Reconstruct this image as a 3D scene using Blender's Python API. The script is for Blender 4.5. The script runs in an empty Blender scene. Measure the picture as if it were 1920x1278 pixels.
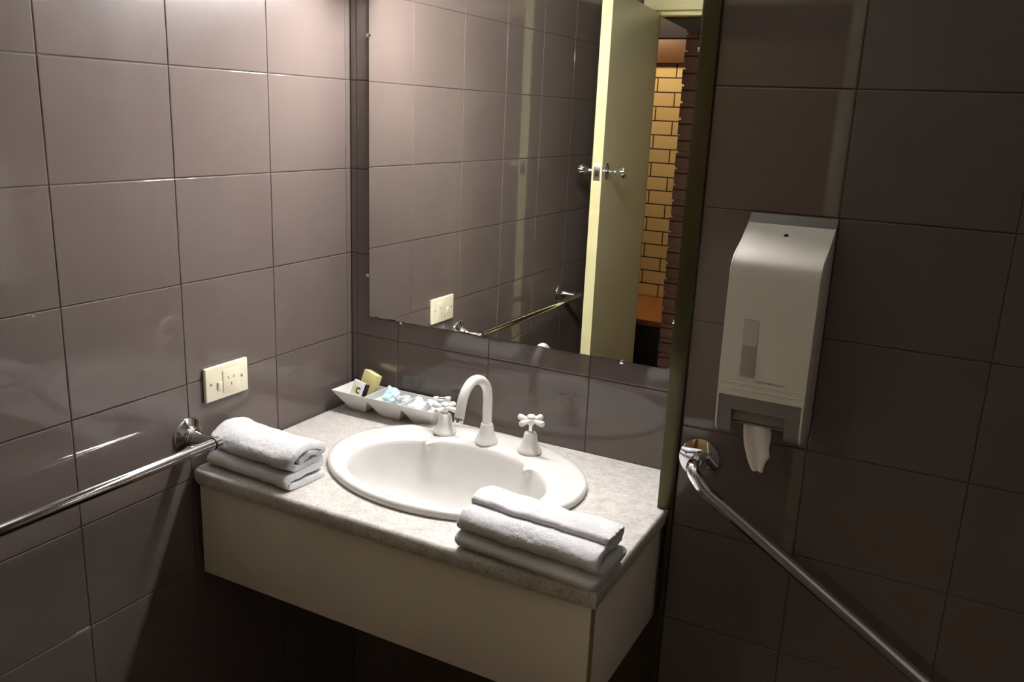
import bpy, bmesh, math, random
from mathutils import Vector, Matrix, noise
random.seed(4)
SC = bpy.context.scene
COL = SC.collection

# ------------------------------------------------------------------ camera
CAM = (1.301578, -1.652856, 1.624798)
YAW, PITCH, ROLL, FPX = 0.476603, -0.259126, 0.042716, 1612.1414
ca, sa = math.cos(YAW), math.sin(YAW); cb, sb = math.cos(PITCH), math.sin(PITCH)
fw = Vector((-sa*cb, ca*cb, sb)); rt = Vector((ca, sa, 0)); up = rt.cross(fw)
r2 = rt*math.cos(ROLL) + up*math.sin(ROLL); u2 = -rt*math.sin(ROLL) + up*math.cos(ROLL)
cd = bpy.data.cameras.new('camera'); cam = bpy.data.objects.new('camera', cd); COL.objects.link(cam)
cam.matrix_world = Matrix(((r2.x, u2.x, -fw.x, CAM[0]), (r2.y, u2.y, -fw.y, CAM[1]), (r2.z, u2.z, -fw.z, CAM[2]), (0, 0, 0, 1)))
cd.sensor_width = 36; cd.lens = FPX*36/1920; cd.clip_start = 0.02
SC.camera = cam

# ------------------------------------------------------------------ world, exposure
W = bpy.data.worlds.new('world'); SC.world = W; W.use_nodes = True
W.node_tree.nodes['Background'].inputs[0].default_value = (0.8, 0.85, 1, 1)
W.node_tree.nodes['Background'].inputs[1].default_value = 0.004
SC.view_settings.view_transform = 'Standard'; SC.view_settings.look = 'None'
SC.view_settings.gamma = 1; SC.view_settings.use_curve_mapping = False
SC.view_settings.exposure = 0.0
SC.cycles.max_bounces = 12; SC.cycles.diffuse_bounces = 6; SC.cycles.glossy_bounces = 8
SC.cycles.use_denoising = True
SC.cycles.sample_clamp_indirect = 0.0; SC.cycles.blur_glossy = 0.3
TUBE_POWER = 146.0         # emission of the tube over the mirror
HALL_POWER = 112.0        # emission of the ceiling lamp beyond the doorway

# ------------------------------------------------------------------ materials
def srgb(r, g, b):
    f = lambda c: (c/255/12.92 if c/255 <= .04045 else ((c/255+.055)/1.055)**2.4)
    return (f(r), f(g), f(b), 1)

def mat(name, col, rough=.5, metal=0, coat=0, coatr=.05, spec=.5, emit=None, es=0, trans=0, ior=1.45):
    m = bpy.data.materials.new(name); m.use_nodes = True
    b = m.node_tree.nodes['Principled BSDF']
    b.inputs['Base Color'].default_value = col; b.inputs['Roughness'].default_value = rough
    b.inputs['Metallic'].default_value = metal; b.inputs['Coat Weight'].default_value = coat
    b.inputs['Coat Roughness'].default_value = coatr; b.inputs['Specular IOR Level'].default_value = spec
    b.inputs['Transmission Weight'].default_value = trans; b.inputs['IOR'].default_value = ior
    if emit: b.inputs['Emission Color'].default_value = emit; b.inputs['Emission Strength'].default_value = es
    return m

def nodes(m): return m.node_tree.nodes, m.node_tree.links, m.node_tree.nodes['Principled BSDF']

def add_noise(m, c1, c2, scale, detail=3, lo=.35, hi=.65, bump=0, bscale=None, dist=.001):
    n, l, b = nodes(m)
    tc = n.new('ShaderNodeTexCoord')
    t = n.new('ShaderNodeTexNoise'); t.inputs['Scale'].default_value = scale; t.inputs['Detail'].default_value = detail
    l.new(tc.outputs['Object'], t.inputs['Vector'])
    r = n.new('ShaderNodeValToRGB'); r.color_ramp.elements[0].position = lo; r.color_ramp.elements[1].position = hi
    r.color_ramp.elements[0].color = c1; r.color_ramp.elements[1].color = c2
    l.new(t.outputs['Fac'], r.inputs['Fac']); l.new(r.outputs['Color'], b.inputs['Base Color'])
    if bump:
        t2 = n.new('ShaderNodeTexNoise'); t2.inputs['Scale'].default_value = bscale or scale; t2.inputs['Detail'].default_value = 4
        l.new(tc.outputs['Object'], t2.inputs['Vector'])
        bp = n.new('ShaderNodeBump'); bp.inputs['Strength'].default_value = bump; bp.inputs['Distance'].default_value = dist
        l.new(t2.outputs['Fac'], bp.inputs['Height']); l.new(bp.outputs['Normal'], b.inputs['Normal'])
    return m

M = {}
M['tile'] = add_noise(mat('glazed_taupe_tile', (.2, .17, .16, 1), .3, spec=.12, coat=.6, coatr=.035),
                      srgb(104, 92, 87), srgb(108, 96, 91), 3.0, bump=.12, bscale=9, dist=.004)
M['tile'].node_tree.nodes['Principled BSDF'].inputs['Coat IOR'].default_value = 1.65
M['tile_satin'] = add_noise(mat('satin_taupe_tile', (.2, .17, .16, 1), .4, spec=.3), srgb(103, 92, 87), srgb(107, 96, 90), 3.0)
M['grout'] = mat('brown_grout', srgb(84, 72, 66), .85)
M['white_ceramic'] = mat('white_ceramic', srgb(219, 217, 213), .18, coat=.4, coatr=.04)
M['white_enamel'] = mat('white_enamel', srgb(232, 229, 224), .28, coat=.5, coatr=.08)
M['chrome'] = mat('polished_chrome', (.78, .77, .79, 1), .04, 1)
M['chrome_dull'] = mat('brushed_chrome', (.55, .54, .55, 1), .25, 1)
M['black'] = mat('black_rubber', (.012, .012, .012, 1), .5)
M['mirror'] = mat('mirror_silver', (.90, .90, .87, 1), .0, 1)
M['mirror_edge'] = mat('mirror_edge', srgb(60, 58, 46), .25, .3)
M['cream'] = mat('cream_plastic', srgb(236, 228, 200), .3, coat=.3)
M['laminate'] = add_noise(mat('cream_laminate', srgb(190, 178, 158), .38), srgb(224, 214, 200), srgb(230, 220, 207), 2)
M['laminate_edge'] = mat('brown_edge_strip', srgb(158, 138, 108), .5)
M['strip'] = add_noise(mat('bronze_metal_trim', srgb(104, 96, 70), .32, .75), srgb(74, 69, 48), srgb(94, 87, 64), 1.5)
M['door'] = mat('pale_yellow_paint', srgb(240, 232, 176), .38, coat=.2, coatr=.2)
M['door_shaded'] = mat('door_paint_shaded', srgb(214, 206, 166), .4, coat=.2, coatr=.2)  # the one door paint, its colour darkened for the shaded face
M['ceiling'] = mat('ceiling_paint', srgb(232, 230, 224), .8)
M['hall_ceiling'] = mat('grey_lining', srgb(120, 116, 108), .7)
M['floor'] = add_noise(mat('brown_floor', srgb(70, 58, 50), .5), srgb(62, 52, 45), srgb(78, 65, 56), 14)
M['disp_white'] = mat('dispenser_white', srgb(236, 231, 220), .3, coat=.3, coatr=.15)
M['disp_grey'] = mat('dispenser_grey', srgb(134, 130, 126), .38)
M['disp_dark'] = mat('dispenser_inside', srgb(30, 30, 30), .6)
M['window_grey'] = mat('smoky_window', srgb(182, 174, 164), .2)
M['window_light'] = mat('window_with_paper', srgb(212, 206, 194), .25)
M['paper'] = mat('tissue_paper', srgb(238, 230, 224), .9)
M['tray'] = mat('white_tray', srgb(226, 226, 222), .3, coat=.2)
M['soap_box'] = mat('pale_yellow_card', srgb(232, 220, 158), .55)
M['sachet'] = mat('white_card', srgb(240, 238, 236), .5)
M['print_black'] = mat('black_print', srgb(22, 20, 20), .5)
M['print_green'] = mat('yellow_green_print', srgb(205, 212, 40), .5)
M['blue_wrap'] = mat('pale_blue_plastic', srgb(188, 224, 236), .22, coat=.5)
M['clear_wrap'] = mat('milky_plastic', srgb(236, 240, 242), .3, coat=.5)
M['pier_brick'] = None

def terry():
    m = mat('white_terry', srgb(206, 205, 207), .95, spec=.1)
    n, l, b = nodes(m)
    b.inputs['Sheen Weight'].default_value = .3
    tc = n.new('ShaderNodeTexCoord'); t = n.new('ShaderNodeTexNoise')
    t.inputs['Scale'].default_value = 420; t.inputs['Detail'].default_value = 2
    l.new(tc.outputs['Object'], t.inputs['Vector'])
    bp = n.new('ShaderNodeBump'); bp.inputs['Strength'].default_value = .55; bp.inputs['Distance'].default_value = .0016
    l.new(t.outputs['Fac'], bp.inputs['Height']); l.new(bp.outputs['Normal'], b.inputs['Normal'])
    return m
M['terry'] = terry()

def stone():
    m = mat('speckled_stone', srgb(200, 194, 180), .35, coat=.15, coatr=.2)
    n, l, b = nodes(m); tc = n.new('ShaderNodeTexCoord')
    def nz(s, d, lo, hi, c1, c2, stretch=None):
        t = n.new('ShaderNodeTexNoise'); t.inputs['Scale'].default_value = s; t.inputs['Detail'].default_value = d
        if stretch:
            mp = n.new('ShaderNodeMapping'); mp.inputs['Scale'].default_value = stretch
            mp.inputs['Rotation'].default_value = (0, 0, .5)
            l.new(tc.outputs['Object'], mp.inputs['Vector']); l.new(mp.outputs['Vector'], t.inputs['Vector'])
        else: l.new(tc.outputs['Object'], t.inputs['Vector'])
        r = n.new('ShaderNodeValToRGB'); r.color_ramp.elements[0].position = lo; r.color_ramp.elements[1].position = hi
        r.color_ramp.elements[0].color = c1; r.color_ramp.elements[1].color = c2
        l.new(t.outputs['Fac'], r.inputs['Fac']); return r, t
    base, _ = nz(38, 5, .35, .68, srgb(192, 187, 181), srgb(211, 207, 201))
    veins, _ = nz(150, 6, .36, .50, (.5, .46, .42, 1), (1, 1, 1, 1), (1, 2.2, 1))
    spk, tn = nz(230, 2, .30, .345, (.16, .14, .12, 1), (1, 1, 1, 1), (1, 1.6, 1))
    mx = n.new('ShaderNodeMix'); mx.data_type = 'RGBA'; mx.blend_type = 'MULTIPLY'; mx.inputs['Factor'].default_value = .42
    l.new(base.outputs['Color'], mx.inputs['A']); l.new(veins.outputs['Color'], mx.inputs['B'])
    m2 = n.new('ShaderNodeMix'); m2.data_type = 'RGBA'; m2.blend_type = 'MULTIPLY'; m2.inputs['Factor'].default_value = .8
    l.new(mx.outputs['Result'], m2.inputs['A']); l.new(spk.outputs['Color'], m2.inputs['B'])
    l.new(m2.outputs['Result'], b.inputs['Base Color'])
    t = n.new('ShaderNodeTexNoise'); t.inputs['Scale'].default_value = 130; t.inputs['Detail'].default_value = 4
    l.new(tc.outputs['Object'], t.inputs['Vector'])
    bp = n.new('ShaderNodeBump'); bp.inputs['Strength'].default_value = .3; bp.inputs['Distance'].default_value = .0015
    l.new(t.outputs['Fac'], bp.inputs['Height']); l.new(bp.outputs['Normal'], b.inputs['Normal'])
    return m
M['stone'] = stone()

def brick(name, c1, c2, mortar, axis_u='X', off=(0, 0, 0), blen=.23):
    m = mat(name, c1, .75); n, l, b = nodes(m)
    tc = n.new('ShaderNodeTexCoord'); sp = n.new('ShaderNodeSeparateXYZ'); cb_ = n.new('ShaderNodeCombineXYZ')
    mp = n.new('ShaderNodeMapping'); mp.inputs['Location'].default_value = off
    l.new(tc.outputs['Object'], sp.inputs[0]); l.new(sp.outputs[axis_u], cb_.inputs['X']); l.new(sp.outputs['Z'], cb_.inputs['Y'])
    l.new(cb_.outputs[0], mp.inputs['Vector'])
    t = n.new('ShaderNodeTexBrick'); l.new(mp.outputs[0], t.inputs['Vector'])
    t.inputs['Color1'].default_value = c1; t.inputs['Color2'].default_value = c2; t.inputs['Mortar'].default_value = mortar
    t.inputs['Scale'].default_value = 1; t.inputs['Brick Width'].default_value = blen; t.inputs['Row Height'].default_value = .086
    t.inputs['Mortar Size'].default_value = .0042; t.inputs['Mortar Smooth'].default_value = .1
    l.new(t.outputs['Color'], b.inputs['Base Color'])
    bp = n.new('ShaderNodeBump'); bp.inputs['Strength'].default_value = .6; bp.inputs['Distance'].default_value = .004; bp.invert = True
    l.new(t.outputs['Fac'], bp.inputs['Height']); l.new(bp.outputs['Normal'], b.inputs['Normal'])
    return m
M['brick'] = brick('tan_brick', srgb(206, 176, 122), srgb(196, 164, 112), srgb(60, 34, 26), off=(.055, .02, 0))
M['pier'] = brick('red_brown_brick', srgb(150, 112, 86), srgb(140, 104, 80), srgb(60, 42, 34), off=(2, .03, 0), blen=9)

def wood():
    m = mat('orange_timber', srgb(190, 110, 45), .35, coat=.2); n, l, b = nodes(m)
    tc = n.new('ShaderNodeTexCoord'); mp = n.new('ShaderNodeMapping'); mp.inputs['Scale'].default_value = (3, 30, 30)
    t = n.new('ShaderNodeTexNoise'); t.inputs['Scale'].default_value = 2; t.inputs['Detail'].default_value = 5
    l.new(tc.outputs['Object'], mp.inputs[0]); l.new(mp.outputs[0], t.inputs['Vector'])
    r = n.new('ShaderNodeValToRGB'); r.color_ramp.elements[0].color = srgb(128, 74, 32); r.color_ramp.elements[1].color = srgb(164, 102, 52)
    l.new(t.outputs['Fac'], r.inputs[0]); l.new(r.outputs[0], b.inputs['Base Color'])
    return m
M['wood'] = wood()
M['dark_wood'] = mat('dark_orange_timber', srgb(98, 64, 40), .5)
M['panel'] = mat('purple_grey_paint', srgb(46, 37, 42), .6)
M['bounce_wall'] = mat('bounce_cream_paint', srgb(225, 220, 210), .7)
M['bench_dark'] = mat('dark_bench_front', srgb(24, 18, 14), .6)

# ------------------------------------------------------------------ object helpers
ORIG = {}
def origin_of(o):
    while o.parent: o = o.parent
    return Vector(o.location)

def tag(o, label, cat, group=None):
    o['label'] = label; o['category'] = cat
    if group: o['group'] = group
    return o

def thing(name, label, cat, loc, group=None):
    o = bpy.data.objects.new(name, None); o.empty_display_size = .05; COL.objects.link(o)
    o.location = loc
    return tag(o, label, cat, group)

def obj(name, bm, m, parent=None, loc=None, smooth=True, angle=40, label=None):
    me = bpy.data.meshes.new(name)
    base = origin_of(parent) if parent else Vector(loc or (0, 0, 0))
    bmesh.ops.translate(bm, verts=bm.verts, vec=-base)
    bmesh.ops.recalc_face_normals(bm, faces=bm.faces)
    bm.to_mesh(me); bm.free()
    for mm in (m if isinstance(m, (list, tuple)) else [m]): me.materials.append(mm)
    if smooth:
        me.polygons.foreach_set('use_smooth', [True]*len(me.polygons))
        try: me.set_sharp_from_angle(angle=math.radians(angle))
        except Exception: pass
    o = bpy.data.objects.new(name, me); COL.objects.link(o)
    if parent: o.parent = parent
    else: o.location = base
    if label: o['label'] = label
    return o

def struct(name, bm, m, **k):
    o = obj(name, bm, m, **k)
    if not o.parent: o['kind'] = 'structure'
    return o

def BM(): return bmesh.new()

def add_box(bm, lo, hi, bevel=0, seg=2, mi=0, rot=None, about=None):
    b = BM(); bmesh.ops.create_cube(b, size=1)
    lo, hi = Vector(lo), Vector(hi)
    for v in b.verts:
        v.co = Vector(((lo[i]+hi[i])/2 + v.co[i]*(hi[i]-lo[i]) for i in range(3)))
    if bevel: bmesh.ops.bevel(b, geom=b.edges[:], offset=bevel, segments=seg, profile=.5, affect='EDGES')
    if rot is not None:
        c = Vector(about) if about else (lo+hi)/2
        for v in b.verts: v.co = rot @ (v.co-c) + c
    merge(bm, b, mi); return bm

def merge(bm, b, mi=0):
    vm = [bm.verts.new(v.co) for v in b.verts]
    b.verts.index_update()
    for f in b.faces:
        try: nf = bm.faces.new([vm[v.index] for v in f.verts]); nf.material_index = mi or f.material_index
        except ValueError: pass
    b.free()

def add_prism(bm, poly, axis, lo, hi, bevel=0, mi=0, seg=2):
    """poly: points in the two other axes (in order); extruded along axis from lo to hi"""
    b = BM()
    ids = [i for i in range(3) if i != axis]
    def P(p, t):
        c = [0, 0, 0]; c[axis] = t; c[ids[0]] = p[0]; c[ids[1]] = p[1]; return c
    A = [b.verts.new(P(p, lo)) for p in poly]; B = [b.verts.new(P(p, hi)) for p in poly]
    n = len(poly)
    fa = b.faces.new(A); fb = b.faces.new(B)
    for i in range(n): b.faces.new((A[i], A[(i+1) % n], B[(i+1) % n], B[i]))
    if bevel:
        bmesh.ops.bevel(b, geom=list(fa.edges)+list(fb.edges), offset=bevel, segments=seg, profile=.5, affect='EDGES')
    merge(bm, b, mi); return bm

def catmull(pts, k=8):
    P = [Vector(p) for p in pts]; P = [2*P[0]-P[1]] + P + [2*P[-1]-P[-2]]
    out = []
    for i in range(1, len(P)-2):
        for j in range(k):
            t = j/k; a, b, c, d = P[i-1], P[i], P[i+1], P[i+2]
            out.append(.5*((2*b)+(c-a)*t+(2*a-5*b+4*c-d)*t*t+(3*b-a-3*c+d)*t**3))
    out.append(P[-2]); return out

def add_tube(bm, pts, r, seg=20, cap=True, mi=0):
    P = [Vector(p) for p in pts]; n = len(P)
    R = r if isinstance(r, (list, tuple)) else [r]*n
    t0 = (P[1]-P[0]).normalized()
    u = t0.orthogonal().normalized(); rings = []
    for i in range(n):
        t = (P[min(i+1, n-1)]-P[max(i-1, 0)]).normalized()
        u = (u - t*u.dot(t)).normalized(); w = t.cross(u)
        rings.append([bm.verts.new(P[i]+(u*math.cos(a)+w*math.sin(a))*R[i]) for a in [2*math.pi*k/seg for k in range(seg)]])
    for i in range(n-1):
        for k in range(seg):
            f = bm.faces.new((rings[i][k], rings[i][(k+1) % seg], rings[i+1][(k+1) % seg], rings[i+1][k])); f.material_index = mi
    if cap:
        bm.faces.new(rings[0]).material_index = mi; bm.faces.new(rings[-1]).material_index = mi
    return bm

def add_lathe(bm, prof, c, axis=(0, 0, 1), seg=32, mi=0):
    """prof: (radius, height along axis)"""
    A = Vector(axis).normalized(); u = A.orthogonal().normalized(); w = A.cross(u); c = Vector(c)
    rings = []
    for r, h in prof:
        if r < 1e-6: rings.append([bm.verts.new(c+A*h)])
        else: rings.append([bm.verts.new(c+A*h+(u*math.cos(a)+w*math.sin(a))*r) for a in [2*math.pi*k/seg for k in range(seg)]])
    for i in range(len(rings)-1):
        a, b = rings[i], rings[i+1]
        for k in range(seg):
            k2 = (k+1) % seg
            if len(a) == 1 and len(b) == 1: continue
            if len(a) == 1: f = bm.faces.new((a[0], b[k], b[k2]))
            elif len(b) == 1: f = bm.faces.new((a[k], a[k2], b[0]))
            else: f = bm.faces.new((a[k], a[k2], b[k2], b[k]))
            f.material_index = mi
    if len(rings[0]) > 1: bm.faces.new(rings[0]).material_index = mi
    if len(rings[-1]) > 1: bm.faces.new(rings[-1]).material_index = mi
    return bm

# ------------------------------------------------------------------ tiled walls
def add_tiles(bm, us, vs, to3, nrm, umin, umax, vmin, vmax, holes=()):
    """tiles between the joint lines us / vs, standing 1.2 mm proud of the grout"""
    U = [umin]+[u for u in sorted(us) if umin+.004 < u < umax-.004]+[umax]
    V = [vmin]+[v for v in sorted(vs) if vmin+.004 < v < vmax-.004]+[vmax]
    N = Vector(nrm)
    rings = [(0, -.0016), (.0003, -.0005), (.0011, -.00012), (.0024, 0)]
    for i in range(len(U)-1):
        for j in range(len(V)-1):
            a0, a1, b0, b1 = U[i]+.0008, U[i+1]-.0008, V[j]+.0008, V[j+1]-.0008
            if any(h[0]-.001 < (a0+a1)/2 < h[1]+.001 and h[2]-.001 < (b0+b1)/2 < h[3]+.001 for h in holes): continue
            tu, tv = random.gauss(0, .0016), random.gauss(0, .0016)
            cu, cv = (a0+a1)/2, (b0+b1)/2
            R = []
            for ins, dep in rings:
                R.append([bm.verts.new(to3(u, v)+N*(dep+(u-cu)*tu+(v-cv)*tv if dep > -.001 else dep)) for u, v in
                          ((a0+ins, b0+ins), (a1-ins, b0+ins), (a1-ins, b1-ins), (a0+ins, b1-ins))])
            for k in range(len(R)-1):
                for q in range(4): bm.faces.new((R[k][q], R[k][(q+1) % 4], R[k+1][(q+1) % 4], R[k+1][q])).material_index = 0
            bm.faces.new(R[-1]).material_index = 0

ZL = [1.682-.2*k for k in range(-4, 9)]
H = 2.4
YE = -1.93          # end wall
XS = 2.30           # far side wall
G = .0015
TM = [M['tile'], M['grout']]

bm = BM()
add_tiles(bm, [-.0174-.25*k for k in range(9)], ZL, lambda u, v: Vector((0, u, v)), (1, 0, 0), YE, 0, 0, H)
add_box(bm, (-.12, YE-.12, 0), (-G, .12, H), mi=1)
struct('wall_left', bm, TM, smooth=False)

bm = BM()
add_tiles(bm, [.016, .1393, .3893, .6393], ZL, lambda u, v: Vector((u, 0, v)), (0, -1, 0), 0, .888, 0, H)
add_box(bm, (0, G, 0), (.9, .12, H), mi=1)
struct('wall_back', bm, TM, smooth=False)

YN = -.175
bm = BM()
add_tiles(bm, [1.1218+.25*k for k in range(6)], ZL, lambda u, v: Vector((u, YN, v)), (0, -1, 0), .8985, XS, 0, H)
add_tiles(bm, [], ZL, lambda u, v: Vector((.888, u, v)), (-1, 0, 0), YN+.004, 0, 0, H)
add_box(bm, (.888+G, YN+G, 0), (XS, .12, H), mi=1)
struct('wall_right', bm, TM, smooth=False)

bm = add_box(BM(), (XS, YE-.12, 0), (XS+.12, .12, H)); struct('wall_side', bm, M['bounce_wall'], smooth=False)  # unseen side wall, made cream rather than tiled to add bounced light

# end wall with the doorway
DX0, DX1, DZ = .035, .86, 2.052
bm = BM()
add_tiles(bm, [DX1+.05, 1.15, 1.4, 1.65, 1.9, 2.15], ZL, lambda u, v: Vector((u, YE, v)), (0, 1, 0), DX1+.05, XS, 0, H)
add_tiles(bm, [.25, .5, .75], ZL, lambda u, v: Vector((u, YE, v)), (0, 1, 0), 0, DX1+.05, DZ+.045, H)
add_box(bm, (DX1+.01, YE-.12, 0), (XS, YE-G, H), mi=1)
add_box(bm, (0, YE-.12, DZ+.01), (DX1+.01, YE-G, H), mi=1)
struct('wall_front', bm, [M['tile_satin'], M['grout']], smooth=False)

bm = add_box(BM(), (-.12, YE-.12, -.1), (XS+.12, .12, 0)); struct('floor', bm, M['floor'], smooth=False)
bm = add_box(BM(), (-.12, YE-.12, H), (XS+.12, .12, H+.1)); struct('ceiling', bm, M['ceiling'], smooth=False)

# door frame (head, stop, two jambs)
bm = BM()
add_box(bm, (.004, YE-.125, DZ), (DX1+.05, YE+.014, DZ+.045), .002)
add_box(bm, (DX0, YE-.10, DZ-.014), (DX1, YE-.045, DZ), .001)
add_box(bm, (DX1, YE-.125, 0), (DX1+.05, YE+.014, DZ), .002)
add_box(bm, (.004, YE-.125, 0), (DX0-.002, YE+.002, DZ), .002)
struct('trim_2', bm, M['door'])

# bronze trim where the alcove meets the right wall
bm = BM()
add_box(bm, (.868, -.182, .9095), (.8985, -.1765, H), .0012)
add_box(bm, (.886, -.1765, .9095), (.8985, -.172, H))
add_box(bm, (.8885, -.181, .0), (.8985, -.172, .9095), .0012)
struct('trim_1', bm, M['strip'])

# ------------------------------------------------------------------ lamp above the mirror
lamp = thing('wall_lamp', 'white opal box light fitting on the wall above the mirror', 'lamp', (.45, 0, 1.93))
bm = add_box(BM(), (.098, -.0245, 1.876), (.772, -.0015, 1.978), .002)
add_box(bm, (.098, -.060, 1.9305), (.772, -.0247, 1.936), .002)
add_box(bm, (.098, -.060, 1.878), (.110, -.0247, 1.930), .003); add_box(bm, (.761, -.060, 1.878), (.772, -.0247, 1.930), .003)
obj('lamp_housing', bm, M['white_enamel'], lamp)
tube_m = mat('diffuser_glow', (1, 1, 1, 1), .4, emit=(1.0, .99, .985, 1), es=TUBE_POWER)
obj('lamp_diffuser', add_box(BM(), (.1105, -.058, 1.879), (.7605, -.0250, 1.930), .006), tube_m, lamp)

# ------------------------------------------------------------------ mirror
mir = thing('wall_mirror', 'large frameless mirror above the basin reflecting the doorway', 'mirror', (.436, 0, 1.132))
mx0, mx1, mz0, mz1, rc = .0565, .8165, 1.131, 1.862, .012
poly = []
for cx, cz, a0 in ((mx0+.001, mz0+.001, 180), (mx1-rc, mz0+rc, 270), (mx1-rc, mz1-rc, 0), (mx0+rc, mz1-rc, 90)):
    rr = .001 if a0 == 180 else rc
    for k in range(7):
        a = math.radians(a0+k*15); poly.append((cx+rr*math.cos(a), cz+rr*math.sin(a)))
obj('mirror_backing', add_prism(BM(), [(x, z) for x, z in poly], 1, -.0052, -.0012), M['mirror_edge'], mir)
# silvered face; its lower edge is ragged where the silver has worn off
b = BM(); n = 150; top = []; bot = []
for i in range(n+1):
    x = mx0+.0012+(mx1-mx0-.0024)*i/n
    wear = .0008+max(0, noise.noise((x*38, 2.2, 0)))*.0035 + max(0, noise.noise((x*160, .2, 0)))*.0018
    if x < .16: wear += max(0, noise.noise((x*110, 7.2, 0)))*.004
    if x > mx1-rc: wear += rc-math.sqrt(max(0, rc*rc-(x-(mx1-rc))**2))
    bot.append(b.verts.new((x, -.0056, mz0+wear))); top.append(b.verts.new((x, -.0056, mz1-.004)))
for i in range(n): b.faces.new((bot[i], bot[i+1], top[i+1], top[i]))
obj('mirror_glass', b, M['mirror'], mir, smooth=False)
for cx, cz, dx, dz in ((.0560, 1.779, 1, 0), (.0545, 1.234, 1, 0), (.1517, 1.1310, 0, 1), (.7124, 1.1300, 0, 1), (.8175, 1.2322, -1, 0), (.8175, 1.7522, -1, 0)):
    bm = BM()
    add_box(bm, (cx-.004, -.0085, cz-.004), (cx+.004, -.0045, cz+.004), .001)
    add_lathe(bm, [(.0028, 0), (.0028, .001), (.001, .0018), (0, .0018)], (cx, -.0085, cz), (0, -1, 0), 12)
    obj('mirror_clip', bm, M['chrome'], mir, label='small bright metal clip')

# ------------------------------------------------------------------ vanity
van = thing('vanity_unit', 'wall-hung vanity unit with speckled stone top and plain cream front', 'vanity', (.44, -.26, .672))
X0, X1, Y0, Y1, ZT, ZB = .003, .8865, -.524, -.0015, .909, .877
SCX, SCY, SA, SB = .4547, -.2443, .281, .213
NX, NY = 60, 36
def perim(ins, dz):
    x0, x1, y0, y1 = X0+ins, X1-ins*.6, Y0+ins, Y1
    pts = []; R = .016-ins*.6
    for i in range(NX): pts.append([x0+(x1-x0)*i/NX, y0])
    for j in range(NY): pts.append([x1, y0+(y1-y0)*j/NY])
    for i in range(NX): pts.append([x1-(x1-x0)*i/NX, y1])
    for j in range(NY): pts.append([x0, y1-(y1-y0)*j/NY])
    out = []
    for x, y in pts:
        if y < -.3:
            w = min(1, (-.3-y)/.2); y -= w*.006*max(0, 1-((x-.45)/.45)**2)
            if y < Y0+.03:
                y += w*.0012*noise.noise((x*60, ins*90, 1)) + w*.0008*noise.noise((x*170, 5, dz*300))
        # round the front left corner
        if x < x0+R and y < y0+R:
            d = Vector((x-(x0+R), y-(y0+R)))
            if d.length > R: d = d.normalized()*R; x, y = x0+R+d.x, y0+R+d.y
        out.append(Vector((x, y, ZT-dz)))
    return out
loops = [perim(.010, 0), perim(.0055, .001), perim(.002, .0045), perim(0, .010), perim(.0005, .024), perim(.004, .032)]
def ell_for(a, b, z):
    out = []
    for p in loops[0]:
        d = Vector(((p.x-SCX)/a, (p.y-SCY)/b)); d.normalize(); out.append(Vector((SCX+a*d.x, SCY+b*d.y, z)))
    return out
bm = BM()
rows = [[bm.verts.new(p) for p in lp] for lp in [ell_for(SA-.02, SB-.02, ZB), ell_for(SA-.02, SB-.02, ZT), ell_for(SA+.003, SB+.003, ZT)]+loops]
rows.append(rows[0])
for a, b_ in zip(rows[:-1], rows[1:]):
    for i in range(len(a)):
        j = (i+1) % len(a)
        try: bm.faces.new((a[i], a[j], b_[j], b_[i]))
        except ValueError: pass
obj('countertop', bm, M['stone'], van, angle=60, label='speckled grey-white stone top with rounded front edge')
obj('front_panel', add_box(BM(), (.018, -.515, .677), (.8755, -.4985, ZB-.0005), .0012), M['laminate'], van)
obj('edge_strip', add_box(BM(), (.8757, -.5146, .677), (.8768, -.4985, ZB-.0005)), M['laminate_edge'], van, label='brown edge strip of front panel')
obj('side_panel', add_box(BM(), (.860, -.4983, .672), (.8760, -.012, ZB-.0005), .001), M['laminate'], van)
obj('side_panel', add_box(BM(), (.018, -.4983, .677), (.034, -.012, ZB-.0005), .001), M['laminate'], van)
obj('base_panel', add_box(BM(), (.034, -.4983, .678), (.860, -.012, .694), .001), M['laminate'], van)

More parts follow.
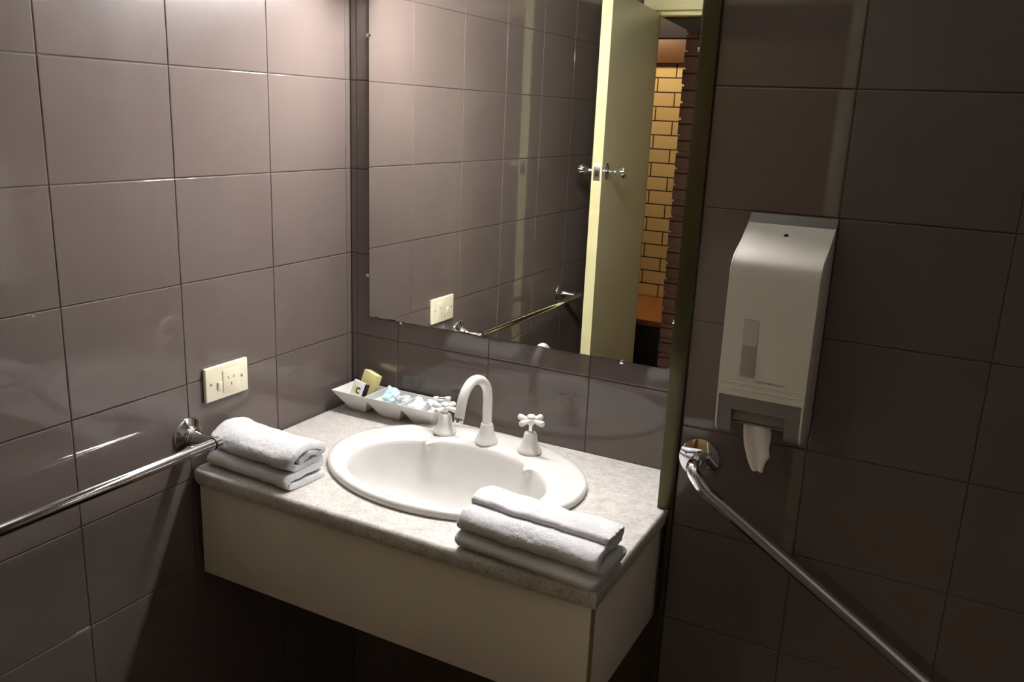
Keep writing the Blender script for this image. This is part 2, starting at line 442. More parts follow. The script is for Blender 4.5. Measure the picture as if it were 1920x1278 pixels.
# ------------------------------------------------------------------ basin
basin = thing('basin', 'white oval basin set into the stone top', 'basin', (SCX, SCY, ZT))
N = 256
IC = (.454, -.284)
def ring(bm, cx, cy, a, b, z, nub=0, deck=0):
    out = []
    for k in range(N):
        t = 2*math.pi*k/N
        x, y = cx+a*math.cos(t), cy+b*math.sin(t); zz = z
        # two small nubs where the tap ledge meets the bowl
        for nx, ny in ((.3400, -.160), (.5860, -.168)):
            if nub:
                d = math.hypot(x-nx, y-ny); w = math.exp(-(d/.0100)**2)
                x += (.455-x)*w*.03*nub; y -= w*.021*nub
        if deck and y > -.19:
            w = 1/(1+math.exp((abs(x-.463)-.122)/.004)) * min(1, (y+.19)/.02)
            zz += .0030*w*deck
        out.append(bm.verts.new((x, y, zz)))
    return out
seq = [(SCX, SCY, .262, .194, .9098, 0, 0), (SCX, SCY, .279, .211, .9096, 0, 0), (SCX, SCY, .281, .213, .9125, 0, 0), (SCX, SCY, .2812, .2132, .9185, 0, 0),
       (SCX, SCY, .279, .211, .9228, 0, 0), (SCX, SCY, .2755, .2075, .9246, 0, .2), (SCX, SCY-.004, .270, .198, .9252, 0, 1), (SCX, SCY-.014, .256, .186, .9250, 0, 1),
       (SCX, SCY-.026, .240, .169, .9246, 0, 1), (SCX, IC[1]+.004, .226, .1545, .9240, .4, 1), (IC[0], IC[1], .2205, .149, .9228, 1, .6), (IC[0], IC[1], .2170, .1455, .9195, 1, .2),
       (IC[0], IC[1], .2145, .143, .9130, .45, 0), (IC[0], IC[1], .2095, .139, .896, .04, 0), (IC[0], IC[1], .202, .133, .870, 0, 0),
       (IC[0], IC[1]+.002, .189, .123, .842, 0, 0), (IC[0], IC[1]+.004, .165, .105, .815, 0, 0), (IC[0], IC[1]+.006, .128, .080, .796, 0, 0),
       (IC[0], IC[1]+.008, .080, .052, .786, 0, 0), (IC[0], IC[1]+.01, .032, .028, .782, 0, 0)]
bm = BM(); rg = [ring(bm, *s) for s in seq]
for a, b_ in zip(rg[:-1], rg[1:]):
    for k in range(N): bm.faces.new((a[k], a[(k+1) % N], b_[(k+1) % N], b_[k]))
bm.faces.new(rg[-1])
# outside of the bowl, hidden under the top
rg2 = [ring(bm, *s) for s in [(SCX, SCY, .2595, .1915, .9090, 0, 0), (IC[0], IC[1]+.02, .235, .150, .87, 0, 0), (IC[0], IC[1], .19, .13, .800, 0, 0), (IC[0], IC[1], .1, .08, .768, 0, 0), (IC[0], IC[1]+.01, .03, .026, .765, 0, 0)]]
for a, b_ in zip(rg2[:-1], rg2[1:]):
    for k in range(N): bm.faces.new((a[k], b_[k], b_[(k+1) % N], a[(k+1) % N]))
for k in range(N): bm.faces.new((rg[0][k], rg2[0][k], rg2[0][(k+1) % N], rg[0][(k+1) % N]))
bm.faces.new(rg2[-1])
obj('bowl', bm, M['white_ceramic'], basin, angle=75)
bm = BM(); add_lathe(bm, [(.026, 0), (.026, .002), (.022, .0035), (.014, .0015), (0, .0015)], (IC[0], IC[1]+.01, .7825))
obj('drain', bm, M['chrome'], basin)

# ------------------------------------------------------------------ taps
ZD = .9272
def tap(x, y, rot, label, lift):
    t = thing('basin_tap', label, 'tap', (x, y, ZD), 'pair of cross-head taps')
    bell = [(r_*1.27, h_*1.15) for r_, h_ in [(0.001, 0), (.0196, 0), (.0206, .0012), (.0205, .0035), (.0192, .0065), (.0168, .0105), (.0146, .0155), (.0131, .022), (.0118, .030), (.0106, .0365), (.0090, .0395), (.0066, .0408), (.0001, .0408)]]
    obj('bell_cover', add_lathe(BM(), bell, (x, y, ZD), seg=40), M['white_enamel'], t)
    obj('gasket', add_lathe(BM(), [(.0001, -.0007), (.0258, -.0007), (.0258, .0003), (.0001, .0003)], (x, y, ZD), seg=40), M['black'], t, label='dark ring under the bell')
    obj('spindle', add_lathe(BM(), [(.0001, .046), (.0044, .046), (.0044, lift-.008), (.0001, lift-.008)], (x, y, ZD), seg=20), M['chrome'], t, label='chrome spindle')
    hz = ZD+lift
    bm = BM()
    add_lathe(bm, [(r_*1.25, h_*1.2) for r_, h_ in [(.0001, -.0085), (.0042, -.0085), (.0068, -.004), (.0085, 0), (.0085, .0025), (.006, .0048), (.0001, .0048)]], (x, y, hz), seg=28)
    for k in range(4):
        a = rot+k*math.pi/2; d = Vector((math.cos(a), math.sin(a), 0)); c = Vector((x, y, hz))
        pts = [c+d*q*1.22 for q in (.004, .010, .016, .022, .0255, .0275, .0282)]
        add_tube(bm, pts, [.0040, .0043, .0054, .0064, .0067, .0055, .0028], 16)
    obj('cross_handle', bm, M['white_enamel'], t)
    obj('handle_cap', add_lathe(BM(), [(r_*1.25, h_*1.2) for r_, h_ in [(.0001, .0044), (.0052, .0044), (.0070, .0062), (.0074, .0082), (.0052, .0102), (.0001, .0106)]], (x, y, hz), seg=24), M['white_enamel'], t)
    return t
tap(.3465, -.112, math.radians(-4), 'white cross-head basin tap on the left of the spout, in front of the tray', .0590)
tap(.5574, -.1075, math.radians(-14), 'white cross-head basin tap on the right of the spout', .0715)

sp = thing('basin_spout', 'white gooseneck basin spout between the two taps', 'spout', (.4524, -.110, ZD))
sx, sy = .4524, -.110
bell = [(r_*1.14, h_*1.15) for r_, h_ in [(.0001, 0), (.0216, 0), (.0226, .0015), (.0222, .004), (.0200, .0075), (.0172, .0125), (.0150, .019), (.0134, .027), (.0122, .0345), (.0114, .0375), (.0096, .0385), (.0001, .0385)]]
obj('bell_cover', add_lathe(BM(), bell, (sx, sy, ZD), seg=44), M['white_enamel'], sp)
pts = catmull([(sx, sy, ZD+.036), (sx, sy, 1.0), (sx, sy-.0005, 1.030), (sx-.0005, sy-.007, 1.055), (sx-.0015, sy-.027, 1.0745), (sx-.003, sy-.055, 1.0825), (sx-.0042, sy-.079, 1.0745), (sx-.005, sy-.095, 1.0560), (sx-.0055, sy-.103, 1.034), (sx-.006, sy-.108, 1.014)], 6)
obj('gooseneck', add_tube(BM(), pts, .0104, 28), M['white_enamel'], sp)
e = pts[-1]; d = (pts[-1]-pts[-2]).normalized()
obj('aerator', add_tube(BM(), [e-d*.001, e+d*.003, e+d*.0032, e+d*.010, e+d*.0115], [.0108, .0108, .0098, .0098, .0088], 28), M['chrome'], sp, label='chrome nozzle at the end of the spout')

# ------------------------------------------------------------------ towels
def towel(name, label, path, x0, x1, th, rot=0, dip=0, seed=0, flare=0, jitter=.004):
    """a folded terry towel: a thick cloth strip following a folded path, swept along x"""
    cy = sum(p[0] for p in path)/len(path); cx = (x0+x1)/2
    pp = catmull([(0, y, z) for y, z in path], 7); n = len(pp)
    lens = [0]
    for i in range(1, n): lens.append(lens[-1]+(pp[i]-pp[i-1]).length)
    sec = []
    for i in range(n):
        t = (pp[min(i+1, n-1)]-pp[max(i-1, 0)]).normalized(); nn = Vector((0, -t.z, t.y))
        sec.append((pp[i], nn))
    half = th/2
    outline = []
    for i, (p, nn) in enumerate(sec): outline.append(p+nn*half)
    p, nn = sec[-1]; t = Vector((0, nn.z, -nn.y))
    for a in (30, 60, 90, 120, 150): outline.append(p+(nn*math.cos(math.radians(a))+t*math.sin(math.radians(a)))*half)
    for p, nn in reversed(sec): outline.append(p-nn*half)
    p, nn = sec[0]; t = Vector((0, -nn.z, nn.y))
    for a in (30, 60, 90, 120, 150): outline.append(p+(-nn*math.cos(math.radians(a))+t*math.sin(math.radians(a)))*half)
    K = 84; bm = BM(); rows = []; m = len(outline)
    ctr = sum(outline, Vector())/m
    for i in range(K+1):
        f = i/K
        endr = min(f, 1-f)*K
        shrink = 1-.07*max(0, 1-endr/3)**2
        row = []
        for j, q in enumerate(outline):
            h = (q.z-ZT)/.075
            x = x0+(x1-x0)*f + jitter*math.sin(h*7+seed)*(1 if f > .5 else -.6)*abs(f-.5)*2
            v = Vector((x, ctr.y+(q.y-ctr.y)*shrink, ZT+.001+(q.z-ZT-.001)*(1-(1-shrink)*.5)))
            v.z -= dip*math.sin(math.pi*f)*max(0, min(1, h))**1.5
            v.y += .003*noise.noise((x*14+seed, h*2, seed))
            low = min(1, max(0, (v.z-ZT-.004)/.008))
            nv = noise.noise_vector((v.x*30+seed, v.y*30, v.z*30))*.0022 + noise.noise_vector((v.x*190+seed, v.y*190, v.z*190))*.0011
            nv.z *= low
            v += nv
            d = Vector((v.x-cx, v.y-cy)); c_, s_ = math.cos(rot), math.sin(rot)
            v.x, v.y = cx+d.x*c_-d.y*s_, cy+d.x*s_+d.y*c_
            v.z = max(v.z, ZT+.0006)
            row.append(bm.verts.new(v))
        rows.append(row)
    for i in range(K):
        for j in range(m):
            bm.faces.new((rows[i][j], rows[i][(j+1) % m], rows[i+1][(j+1) % m], rows[i+1][j]))
    for r in (rows[0], rows[-1]):
        # strip caps: quads across the cloth thickness
        for j in range(n-1):
            a, b_ = j, j+1; c_ = 2*n+5-1-(j+1); d_ = 2*n+5-1-j
            try: bm.faces.new((r[a], r[b_], r[c_], r[d_]))
            except ValueError: pass
        try: bm.faces.new([r[k] for k in range(n-1, n+6)])
        except ValueError: pass
        try: bm.faces.new([r[k] for k in list(range(2*n+4, m))+[0]])
        except ValueError: pass
    return tag(obj(name, bm, M['terry'], loc=(cx, cy, ZT), angle=80), label, 'towel')

z = ZT
pathL = [(-.404, z+.0075), (-.445, z+.0075), (-.485, z+.008), (-.4985, z+.0125), (-.5005, z+.0185), (-.492, z+.0245), (-.46, z+.0265), (-.42, z+.0265), (-.402, z+.030),
         (-.400, z+.036), (-.412, z+.0405), (-.45, z+.0405), (-.480, z+.0415), (-.491, z+.050), (-.487, z+.063), (-.470, z+.0735), (-.445, z+.078), (-.420, z+.075),
         (-.402, z+.067), (-.398, z+.056), (-.410, z+.053), (-.424, z+.060), (-.440, z+.0635), (-.452, z+.056), (-.462, z+.052)]
towel('hand_towel', 'white terry hand towel folded and rolled at the left end of the stone top', pathL, .026, .246, .0125, rot=math.radians(-4), dip=.007, seed=1.3)
pathR = [(-.428, z+.0078), (-.47, z+.0078), (-.512, z+.0082), (-.5260, z+.0150), (-.512, z+.0218), (-.47, z+.0222), (-.430, z+.0225), (-.4165, z+.0300),
         (-.430, z+.0368), (-.47, z+.0368), (-.500, z+.0370), (-.5180, z+.0420), (-.5195, z+.0520), (-.506, z+.0610), (-.478, z+.0625), (-.445, z+.0600), (-.4255, z+.0620),
         (-.424, z+.0710), (-.440, z+.0755), (-.462, z+.0765), (-.480, z+.0745)]
towel('hand_towel', 'white terry hand towel folded at the front right corner of the stone top', pathR, .628, .890, .0132, rot=math.radians(-3.5), dip=.002, seed=5.1, jitter=.003)

# ------------------------------------------------------------------ amenity tray and its contents
tray = thing('amenity_tray', 'white three-pocket tray along the back wall beside the left wall', 'tray', (.165, -.055, ZT))
bm = BM()
ty0, ty1, rim, zn = -.101, -.010, .9625, .948
tz = ZT+.0008
XB = [.016, .1145, .2135, .309]
def pocket(bm, k):
    xa, xb = XB[k], XB[k+1]
    def level(z, ins, lift=0):
        def side(x, sgn, outer):
            top = rim if outer else zn
            return x+sgn*(.60*max(0, top-z)+ins)
        a = side(xa, 1, k == 0); b_ = side(xb, -1, k == 2)
        f = (rim-z)/(rim-tz)
        return [bm.verts.new(p) for p in ((a, ty0+.035*f+ins, z+lift), (b_, ty0+.035*f+ins, z+lift), (b_, ty1-.010*f-ins, z+lift), (a, ty1-.010*f-ins, z+lift))]
    L = [level(tz, 0), level(zn, 0), level(rim, 0), level(rim, .0018), level(zn, .0018), level(tz, .0018, .0018)]
    for a, b_ in zip(L[:-1], L[1:]):
        for q in range(4): bm.faces.new((a[q], a[(q+1) % 4], b_[(q+1) % 4], b_[q]))
    bm.faces.new(L[0]); bm.faces.new(L[-1])
for k in range(3):
    bm = BM(); pocket(bm, k); obj('pocket', bm, M['tray'], tray, smooth=False)

R = Matrix.Rotation
def rbox(name, m, c, size, rot, bevel, label, cat, group=None, parent=None):
    c = Vector(c); s = Vector(size)/2
    b = add_box(BM(), c-s, c+s, bevel, 2, rot=rot, about=c)
    o = obj(name, b, m, parent, loc=None if parent else c)
    if not parent: tag(o, label, cat, group)
    return o
soap = thing('soap_box', 'pale yellow soap carton standing tilted in the left pocket of the tray', 'box', (.078, -.036, .93))
rs = R(math.radians(-14), 3, 'Z') @ R(math.radians(-16), 3, 'X') @ R(math.radians(9), 3, 'Y')
rbox('carton', M['soap_box'], (.083, -.038, .9725), (.046, .020, .060), rs, .0008, '', '', parent=soap)
# white sachet with its mark
sac = thing('sachet', 'white square packet with a C mark, in front of the yellow carton', 'packet', (.078, -.066, .93))
rq = R(math.radians(-8), 3, 'Z') @ R(math.radians(-20), 3, 'X') @ R(math.radians(8), 3, 'Y')
cS = Vector((.0785, -.072, .9660))
rbox('card', M['sachet'], cS, (.046, .007, .040), rq, .0006, '', '', parent=sac)
def on_face(b, u0, u1, v0, v1, d=.0037):
    b2 = BM(); vs = [b2.verts.new(cS+rq @ Vector((u, -d, v))) for u, v in ((u0, v0), (u1, v0), (u1, v1), (u0, v1))]
    b2.faces.new(vs); merge(b, b2); return b
bm = BM(); add_box(bm, cS+Vector((.0158, -.0040, -.0202)), cS+Vector((.0234, .0037, .0202)), rot=rq, about=cS)
obj('side_band', bm, M['print_black'], sac, smooth=False, label='black side of the packet')
b = BM()
def arc(b, cu, cv, r0, r1, a0, a1, d, n=16):
    ps = []
    for k in range(n+1):
        a = math.radians(a0+(a1-a0)*k/n)
        ps.append([b.verts.new(cS+rq @ Vector((cu+r*math.cos(a), -d, cv+r*math.sin(a)))) for r in (r0, r1)])
    for k in range(n): b.faces.new((ps[k][0], ps[k][1], ps[k+1][1], ps[k+1][0]))
arc(b, .001, -.002, .0044, .0078, 45, 315, .0039)
obj('letter_mark', b, M['print_black'], sac, smooth=False)
b = BM(); arc(b, -.0045, -.002, .0002, .0085, 60, 300, .00375); obj('green_mark', b, M['print_green'], sac, smooth=False)

def crumple(name, c, size, m, rot, label, cat, seed, amp=.35, group=None):
    b = BM(); bmesh.ops.create_icosphere(b, subdivisions=4, radius=1)
    for v in b.verts:
        q = v.co.copy(); mx = max(abs(q.x), abs(q.y), abs(q.z)); q = q.lerp(q/mx, .55)
        nz = noise.noise((q.x*1.6+seed, q.y*1.6, q.z*1.6)); rg_ = 1-abs(noise.noise((q.x*3+seed*2, q.y*3, q.z*3)))
        q *= 1+amp*nz+amp*.35*(rg_-.5)
        v.co = Vector(c)+rot @ Vector((q.x*size[0]/2, q.y*size[1]/2, q.z*size[2]/2))
    return tag(obj(name, b, m, loc=c, angle=25), label, cat, group)
crumple('wrapped_sachet', (.156, -.052, .9585), (.036, .040, .026), M['blue_wrap'], R(.5, 3, 'X') @ R(.4, 3, 'Y'), 'pale blue wrapped packet in the middle pocket of the tray, left one', 'packet', 3.1)
crumple('wrapped_sachet', (.194, -.052, .9570), (.032, .042, .022), M['clear_wrap'], R(-.3, 3, 'X') @ R(-.3, 3, 'Y'), 'whitish wrapped packet in the middle pocket, right of the blue one', 'packet', 8.2)
crumple('wrapped_cup', (.243, -.058, .9500), (.036, .044, .026), M['clear_wrap'], R(.2, 3, 'X') @ R(.3, 3, 'Y'), 'crumpled milky packet at the left of the right tray pocket', 'packet', 5.7, .5)
crumple('wrapped_cup', (.277, -.055, .9560), (.030, .040, .028), M['clear_wrap'], R(-.2, 3, 'X') @ R(.2, 3, 'Y'), 'crumpled milky packet at the right of the right tray pocket', 'packet', 6.9, .5)
bt = thing('small_bottle', 'tiny white bottle with a chrome band lying behind the left tap', 'bottle', (.295, -.035, .965))
bd = Vector((.9, .25, .10)).normalized(); b0 = Vector((.270, -.040, .9720))
obj('bottle_body', add_tube(BM(), [b0, b0+bd*.001, b0+bd*.011, b0+bd*.012], [.004, .0062, .0062, .005], 20), M['white_enamel'], bt)
obj('bottle_band', add_tube(BM(), [b0+bd*.0122, b0+bd*.030], [.0052, .0052], 20), M['chrome'], bt, label='chrome band')
obj('bottle_cap', add_tube(BM(), [b0+bd*.0301, b0+bd*.040, b0+bd*.0415], [.0060, .0060, .004], 20), M['white_enamel'], bt)

# ------------------------------------------------------------------ power outlet on the left wall
po = thing('power_outlet', 'cream power point with one switch and one three-pin socket on the left wall', 'power outlet', (0, -.42, 1.068))
bm = add_box(BM(), (.0003, -.4782, 1.0318), (.0085, -.3618, 1.1042), .0028, 3)
obj('face_plate', bm, M['cream'], po)
obj('socket_panel', add_box(BM(), (.0080, -.4322, 1.0415), (.0098, -.3865, 1.0915), .0007), M['cream'], po)
obj('groove', add_box(BM(), (.0084, -.4335, 1.046), (.0089, -.4323, 1.089)), M['disp_grey'], po)
obj('switch', add_box(BM(), (.0080, -.4480, 1.0515), (.0118, -.4365, 1.0705), .0012, rot=R(math.radians(7), 3, 'Y')), M['cream'], po)
for yy in (-.4640, -.3805):
    obj('screw', add_lathe(BM(), [(.0001, 0), (.0030, 0), (.0030, .0004), (.0001, .0004)], (.0084, yy, 1.0685), (1, 0, 0), 16), M['disp_grey'], po, label='dark screw')
for yy, zz, an in ((-.4180, 1.0735, 28), (-.4035, 1.0735, -28), (-.4105, 1.0590, 0)):
    s = (.0004, .0013, .0062)
    c = Vector((.0100, yy, zz))
    obj('pin_slot', add_box(BM(), c-Vector(s)/2, c+Vector(s)/2, rot=R(math.radians(an), 3, 'X')), M['black'], po, smooth=False)

# ------------------------------------------------------------------ towel rail on the left wall
tr = thing('towel_rail', 'straight chrome towel rail on the left wall, its end beside the stone top', 'towel rail', (0, -.88, .978))
RX, RZ = .075, .978
def flange(bm, c, axis, r=.036):
    add_lathe(bm, [(.0001, .0002), (r, .0002), (r, .003), (r-.002, .006), (r*.62, .011), (r*.42, .020), (r*.36, .034), (r*.33, .040), (.0001, .040)], c, axis, 40)
for y in (-.522, -1.250):
    bm = BM(); flange(bm, (0, y, RZ), (1, 0, 0))
    add_tube(bm, [(.030, y, RZ), (.050, y, RZ), (RX+.003, y, RZ)], [.0125, .0115, .0108], 24)
    obj('wall_post', bm, M['chrome'], tr)
obj('rail', add_tube(BM(), [(RX, -.5285, RZ), (RX, -1.268, RZ)], .0108, 32), M['chrome'], tr)
obj('rubber_ring', add_tube(BM(), [(RX, -.5285, RZ), (RX, -.5265, RZ)], .0124, 32), M['black'], tr, label='black rubber ring')
obj('end_cap', add_tube(BM(), [(RX, -.5265, RZ), (RX, -.513, RZ), (RX, -.5115, RZ)], [.0108, .0108, .0095], 32), M['chrome'], tr)

# ------------------------------------------------------------------ angled grab rail on the right wall
gr = thing('grab_rail', 'chrome grab rail sloping down across the dark right wall', 'grab rail', (1.2, YN, .85))
cA = Vector((.938, YN, 1.026)); 
d = Vector((.626, 0, -.392)).normalized()
yb = YN-.063
A = Vector((.972, yb, .990)); 
L = .80
Bp = A+d*L
cB = Bp+d*.04; cB.y = YN
def gflange(c, scr):
    bm = BM()
    add_lathe(bm, [(.0001, .0002), (.0385, .0002), (.0385, .004), (.0372, .0065), (.030, .0085), (.015, .010), (.0001, .010)], c, (0, -1, 0), 44)
    f = obj('wall_flange', bm, M['chrome'], gr)
    for sx_, sz_ in scr:
        obj('flange_screw', add_lathe(BM(), [(.0001, 0), (.0032, 0), (.0022, .0012), (.0001, .0012)], (c.x+sx_, c.y-.0086, c.z+sz_), (0, -1, 0), 14), M['disp_grey'], f)
gflange(cA, ((-.024, .008), (.014, -.022), (.020, .016)))
gflange(cB, ((-.024, .008), (.014, -.022), (.020, .016)))
pts = catmull([cA+Vector((0, -.006, 0)), cA+Vector((0, -.030, 0)), cA+Vector((.002, -.049, -.003)), cA+Vector((.011, -.060, -.012)), A, A+d*.03], 6)
pts += [A+d*(.03+k*(L-.06)/12) for k in range(1, 13)]
pts += catmull([Bp-d*.03, Bp, cB+Vector((-.008, -.058, .006)), cB+Vector((0, -.045, 0)), cB+Vector((0, -.006, 0))], 6)[1:]
obj('rail', add_tube(BM(), pts, .0128, 32), M['chrome'], gr)

# ------------------------------------------------------------------ tissue dispenser on the right wall
dp = thing('toilet_paper_dispenser', 'tall white and grey paper dispenser mounted on the dark right wall', 'paper dispenser', (1.052, YN, 1.11))
dx0, dx1 = .9825, 1.1215
front = [(-.176, 1.4800), (-.1905, 1.4660), (-.236, 1.4390), (-.262, 1.4270), (-.2745, 1.4200), (-.2830, 1.4110), (-.2870, 1.4010), (-.2885, 1.3880), (-.2885, 1.330), (-.2880, 1.26), (-.2865, 1.2200), (-.2850, 1.1910)]
low = [(-.2810, 1.150), (-.2765, 1.131), (-.268, 1.1215), (-.256, 1.1180)]
def inset(poly, k): return [(y+k, zz-(k if i < 4 else 0)) for i, (y, zz) in enumerate(poly)]
# thin side cheeks, full height
full = front+low+[(-.178, 1.116)]
for xa, xb in ((dx0, dx0+.003), (dx1-.003, dx1)):
    obj('side_cheek', add_prism(BM(), full+[(-.1763, 1.116)], 0, xa, xb, .0006), M['disp_white'], dp)
# grey top strip and white cover
topf = [(-.1763, 1.4800), (-.1905, 1.4664), (-.1905, 1.4580), (-.1763, 1.4680)]
obj('top_strip', add_prism(BM(), topf, 0, dx0-.0004, dx1+.0004, .0004), M['disp_grey'], dp, label='grey strip along the top')
cov = [(-.1915, 1.4655)]+front[2:]
inner = [(y+.004, zz-.003) for y, zz in reversed(cov)]
cover = obj('front_cover', add_prism(BM(), cov+inner, 0, dx0+.0031, dx1-.0031), M['disp_white'], dp, angle=30)
# closed back box so the cover is not hollow
obj('back_box', add_prism(BM(), [(-.1763, 1.455), (-.195, 1.455), (-.272, 1.405), (-.2800, 1.38), (-.2780, 1.19), (-.262, 1.165), (-.1763, 1.165)], 0, dx0+.0032, dx1-.0032), M['disp_dark'], dp, smooth=False)
def plate(bm, xa, xb, za, zb, t=.003):
    """piece of the curved grey lower front between two heights"""
    allp = [(-.2838, 1.1903)]+[(y+.0008, zz) for y, zz in low]
    pts_ = []
    zs = [zb-(zb-za)*k/10 for k in range(11)]
    def fy(zq):
        for (y1, z1), (y2, z2) in zip(allp[:-1], allp[1:]):
            if z2 <= zq <= z1: return y1+(y2-y1)*(z1-zq)/(z1-z2)
        return allp[-1][0]
    pl = [(fy(q), q) for q in zs]+[(fy(q)+t, q) for q in reversed(zs)]
    add_prism(bm, pl, 0, xa, xb)
bm = BM()
plate(bm, dx0+.0032, dx1-.0032, 1.1660, 1.1900); plate(bm, dx0+.0032, 1.0080, 1.1182, 1.1658); plate(bm, 1.0945, dx1-.0032, 1.1182, 1.1658)
obj('lower_panel', bm, M['disp_grey'], dp, angle=30, label='grey lower panel with a cut-out')
bm = BM(); add_box(bm, (1.0082, -.272, 1.146), (1.0943, -.269, 1.1655)); add_box(bm, (1.0082, -.268, 1.140), (1.0943, -.180, 1.143))
obj('inner_lip', bm, M['disp_grey'], dp, smooth=False)
yw = -.2892
obj('view_window', add_prism(BM(), [(1.0145, 1.3225), (1.0380, 1.3215), (1.0392, 1.2265), (1.0160, 1.2275)], 1, yw, yw+.002, .0002), M['window_grey'], dp, label='smoky paper level window')
obj('paper_roll', add_prism(BM(), [(1.0150, 1.3215), (1.0376, 1.3205), (1.0382, 1.2790), (1.0155, 1.2790)], 1, yw-.0004, yw), M['window_light'], dp, label='lighter upper part of the window')
nrm = Vector((0, -.51, .86)).normalized()
obj('lock', add_lathe(BM(), [(.0001, 0), (.0036, 0), (.0034, .0006), (.0001, .0006)], (1.0500, -.2155, 1.4516), nrm, 18), M['disp_dark'], dp, label='small dark lock hole')
bm = BM()
xq = 1.0425
for k in range(22):
    w = random.uniform(.0010, .0022)
    add_box(bm, (xq, -.28835, 1.2208-.0012*(k % 3 == 0)), (xq+w, -.2880, 1.2222))
    xq += w+.0007
    if xq > 1.089: break
obj('fine_print', bm, M['disp_grey'], dp, smooth=False)
for zz in (1.2135, 1.2035):
    obj('ridge', add_box(BM(), (dx0+.006, -.2872, zz), (dx1-.006, -.2855, zz+.0016), .0006), M['disp_white'], dp)

# paper hanging out of it
b = BM(); rows = []
prof = [(1.171, 1.0270, 1.0700), (1.158, 1.0262, 1.0650), (1.147, 1.0262, 1.0655), (1.137, 1.0268, 1.0690), (1.127, 1.0275, 1.0725), (1.115, 1.0290, 1.0726), (1.103, 1.0310, 1.0720), (1.094, 1.0335, 1.0735), (1.087, 1.0360, 1.0750), (1.079, 1.0385, 1.0700), (1.070, 1.0420, 1.0680), (1.0585, 1.0480, 1.0665)]
for zq, a, c_ in prof:
    row = []
    for k in range(13):
        f = k/12; x = a+(c_-a)*f
        fold = .007*abs(math.sin((f*1.5+.15)*math.pi*1.0+zq*12))+.002*noise.noise((x*120, zq*60, 1))
        row.append((x, -.256-fold, zq))
    rows.append(row)
F = [[b.verts.new(p) for p in r] for r in rows]; Bk = [[b.verts.new((p[0], p[1]+.0006, p[2])) for p in r] for r in rows]
for A_ in (F, Bk):
    for i in range(len(A_)-1):
        for k in range(12): b.faces.new((A_[i][k], A_[i][k+1], A_[i+1][k+1], A_[i+1][k]))
for i in range(len(F)-1):
    for k in (0, 12): b.faces.new((F[i][k], F[i+1][k], Bk[i+1][k], Bk[i][k]))
for k in range(12):
    for i in (0, -1): b.faces.new((F[i][k], F[i][k+1], Bk[i][k+1], Bk[i][k]))
tag(obj('toilet_paper', b, M['paper'], loc=(1.05, -.256, 1.06), angle=30), 'crumpled end of white paper hanging from the dispenser', 'toilet paper')

# ------------------------------------------------------------------ the open door, seen in the mirror
dr = bpy.data.objects.new('door_1', None); COL.objects.link(dr); dr.location = (.07, YE, 0); dr['kind'] = 'structure'
hx, hy = .0735, -1.925          # hinge end of the room-side face
fx, fy_ = .1625, -1.19          # free end of the same face
dd = Vector((fx-hx, fy_-hy, 0)).normalized(); dn = Vector((-dd.y, dd.x, 0)); wid = (Vector((fx, fy_, 0))-Vector((hx, hy, 0))).length
def dprism(bm, s0, s1, t0, t1, z0, z1, bevel=.0015):
    o = Vector((hx, hy, 0))
    pl = [o+dd*s0+dn*t0, o+dd*s1+dn*t0, o+dd*s1+dn*t1, o+dd*s0+dn*t1]
    add_prism(bm, [(p.x, p.y) for p in pl], 2, z0, z1, bevel)
bm = BM(); dprism(bm, 0, wid-.0006, 0, .037, .01, 2.04); obj('door_leaf', bm, M['door_shaded'], dr)
bm = BM(); dprism(bm, wid-.0006, wid, .0003, .0367, .0105, 2.0395, 0); obj('door_edge', bm, M['door'], dr, smooth=False, label='door edge in a lit tone of the door paint')  # same door paint in a lighter tone, lamplight put into the colour
bm = BM(); dprism(bm, wid, wid+.0012, .007, .030, 1.408, 1.468, .0004); lp_ = obj('latch_plate', bm, M['chrome_dull'], dr)
bm = BM(); dprism(bm, wid+.0012, wid+.008, .0135, .0215, 1.424, 1.444, .001); obj('latch', bm, M['disp_dark'], lp_)
bm = BM(); dprism(bm, wid+.0012, wid+.0018, .0168, .0195, 1.458, 1.461, 0); obj('latch_screw', bm, M['disp_dark'], lp_)
o = Vector((hx, hy, 1.438))+dd*(wid-.06)
for side in (0, 1):
    c = o+dn*(.037 if side else 0); ax = dn if side else -dn
    k = [(.0001, 0), (.029, 0), (.029, .003), (.024, .007), (.010, .010), (.0095, .026), (.012, .032), (.0185, .042), (.0230, .056), (.0245, .064), (.0235, .0675), (.0001, .0675)]
    if side: k = [(r_, h_*.9) for r_, h_ in k]
    obj('door_knob', add_lathe(BM(), k, c, ax, 32), M['chrome'], dr)

# ------------------------------------------------------------------ the next room through the doorway
YR = YE-.12
bm = add_box(BM(), (-1.8, -3.83, -.1), (1.9, YR, -.0005)); struct('floor_hall', bm, M['floor'], smooth=False)
bm = add_box(BM(), (-1.8, -3.82, 0), (1.9, -3.70, 2.5)); struct('wall_hall', bm, M['brick'], smooth=False)
bm = add_box(BM(), (-1.92, -3.82, 0), (-1.8, YR, 2.5)); add_box(bm, (1.9, -3.82, 0), (2.02, YR, 2.5)); struct('wall_hall_side', bm, M['pier'], smooth=False)
bm = add_box(BM(), (-1.8, -3.83, 2.5), (1.9, YR, 2.6)); struct('ceiling_hall', bm, M['hall_ceiling'], smooth=False)
bm = BM()
for k in range(29):       # pier of brick ends, slightly staggered
    j = .004*random.uniform(-1, 1)
    add_box(bm, (-.128+j, -3.05+j, k*.086+.001), (.10, -2.95+j, k*.086+.077), .002)
add_box(bm, (-.118, -3.045, 0), (.095, -2.96, 2.499))
struct('trim_3', bm, M['pier'], smooth=False)
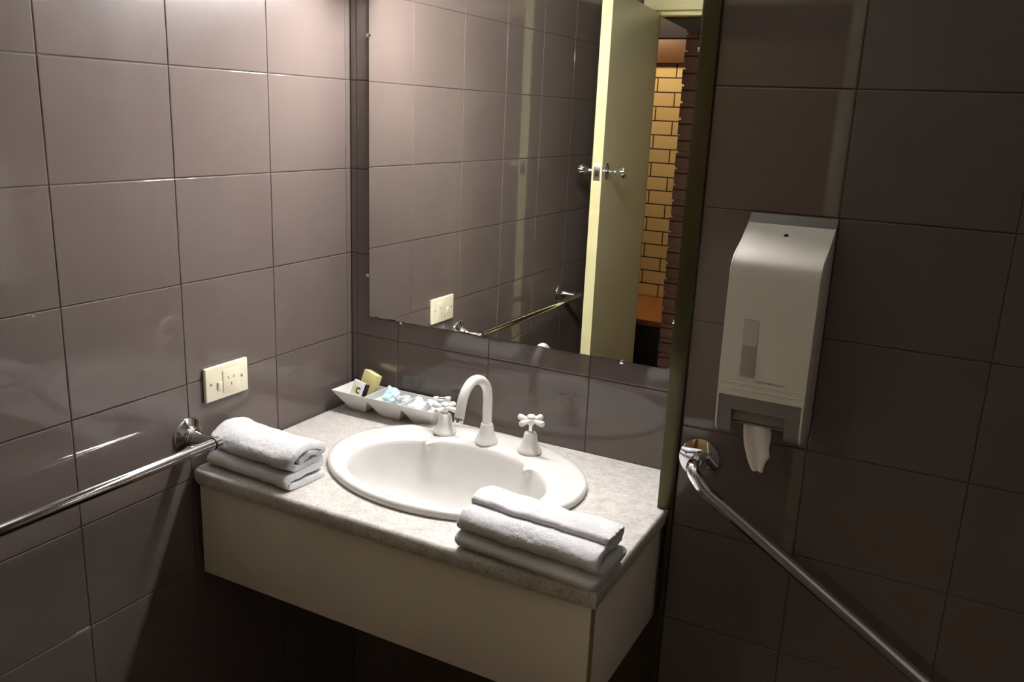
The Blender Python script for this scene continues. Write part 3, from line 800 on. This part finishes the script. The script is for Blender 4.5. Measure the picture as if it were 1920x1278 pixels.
bd_ = thing('timber_bench', 'orange timber bench with dark underside, seen in the mirror beyond the doorway', 'bench', (-.9, -3.35, 0))
obj('bench_top', add_box(BM(), (-1.7, -3.69, .465), (-.135, -3.02, .50), .003), M['wood'], bd_)
obj('front_panel', add_box(BM(), (-1.68, -3.66, .05), (-.14, -3.05, .464), .002), M['bench_dark'], bd_, label='black front below the timber top')
obj('plinth', add_box(BM(), (-1.66, -3.65, 0), (-.16, -3.08, .049)), M['bench_dark'], bd_)
tag(obj('timber_board', add_box(BM(), (-1.5, -3.6995, 1.957), (-.30, -3.672, 2.10), .002), M['dark_wood'], loc=(-.9, -3.69, 2.03)), 'dark orange timber board across the top of the brick wall, seen in the mirror', 'board')
tag(obj('upper_panel', add_box(BM(), (-1.5, -3.6995, 2.102), (1.2, -3.66, 2.499), .002), M['panel'], loc=(-.1, -3.69, 2.3)), 'dark purple-grey panel above the timber board, seen in the mirror', 'panel')
hl = thing('ceiling_lamp', 'warm round ceiling lamp of the room beyond the doorway', 'lamp', (-.6, -3.15, 2.5))
obj('lamp_bowl', add_lathe(BM(), [(.0001, 0), (.12, 0), (.115, -.03), (.07, -.055), (.0001, -.062)], (-.6, -3.15, 2.4985)), mat('hall_glow', (1, 1, 1, 1), .4, emit=(1, .83, .54, 1), es=HALL_POWER), hl)
# sloping board lining beyond the head of the door
bm = BM()
def slab(x0a, x0b, wdt, zo, th):
    """board running away from the door; its near and far ends start at x0a and x0b"""
    a = [(x0a, -2.115, 2.060+zo), (x0b, -2.50, 2.0200+zo), (x0b+wdt, -2.50, 2.0200+zo), (x0a+wdt, -2.115, 2.060+zo)]
    L = [bm.verts.new(p) for p in a]; U = [bm.verts.new((p[0], p[1], p[2]+th)) for p in a]
    bm.faces.new(L); bm.faces.new(U)
    for k in range(4): bm.faces.new((L[k], L[(k+1) % 4], U[(k+1) % 4], U[k]))
slab(.004, .055, .60, .004, .012)
slab(.004, .055, .012, -.006, .010); slab(.040, .091, .010, -.004, .008); slab(.085, .136, .010, -.004, .008)
struct('trim_4', bm, M['hall_ceiling'], smooth=False)
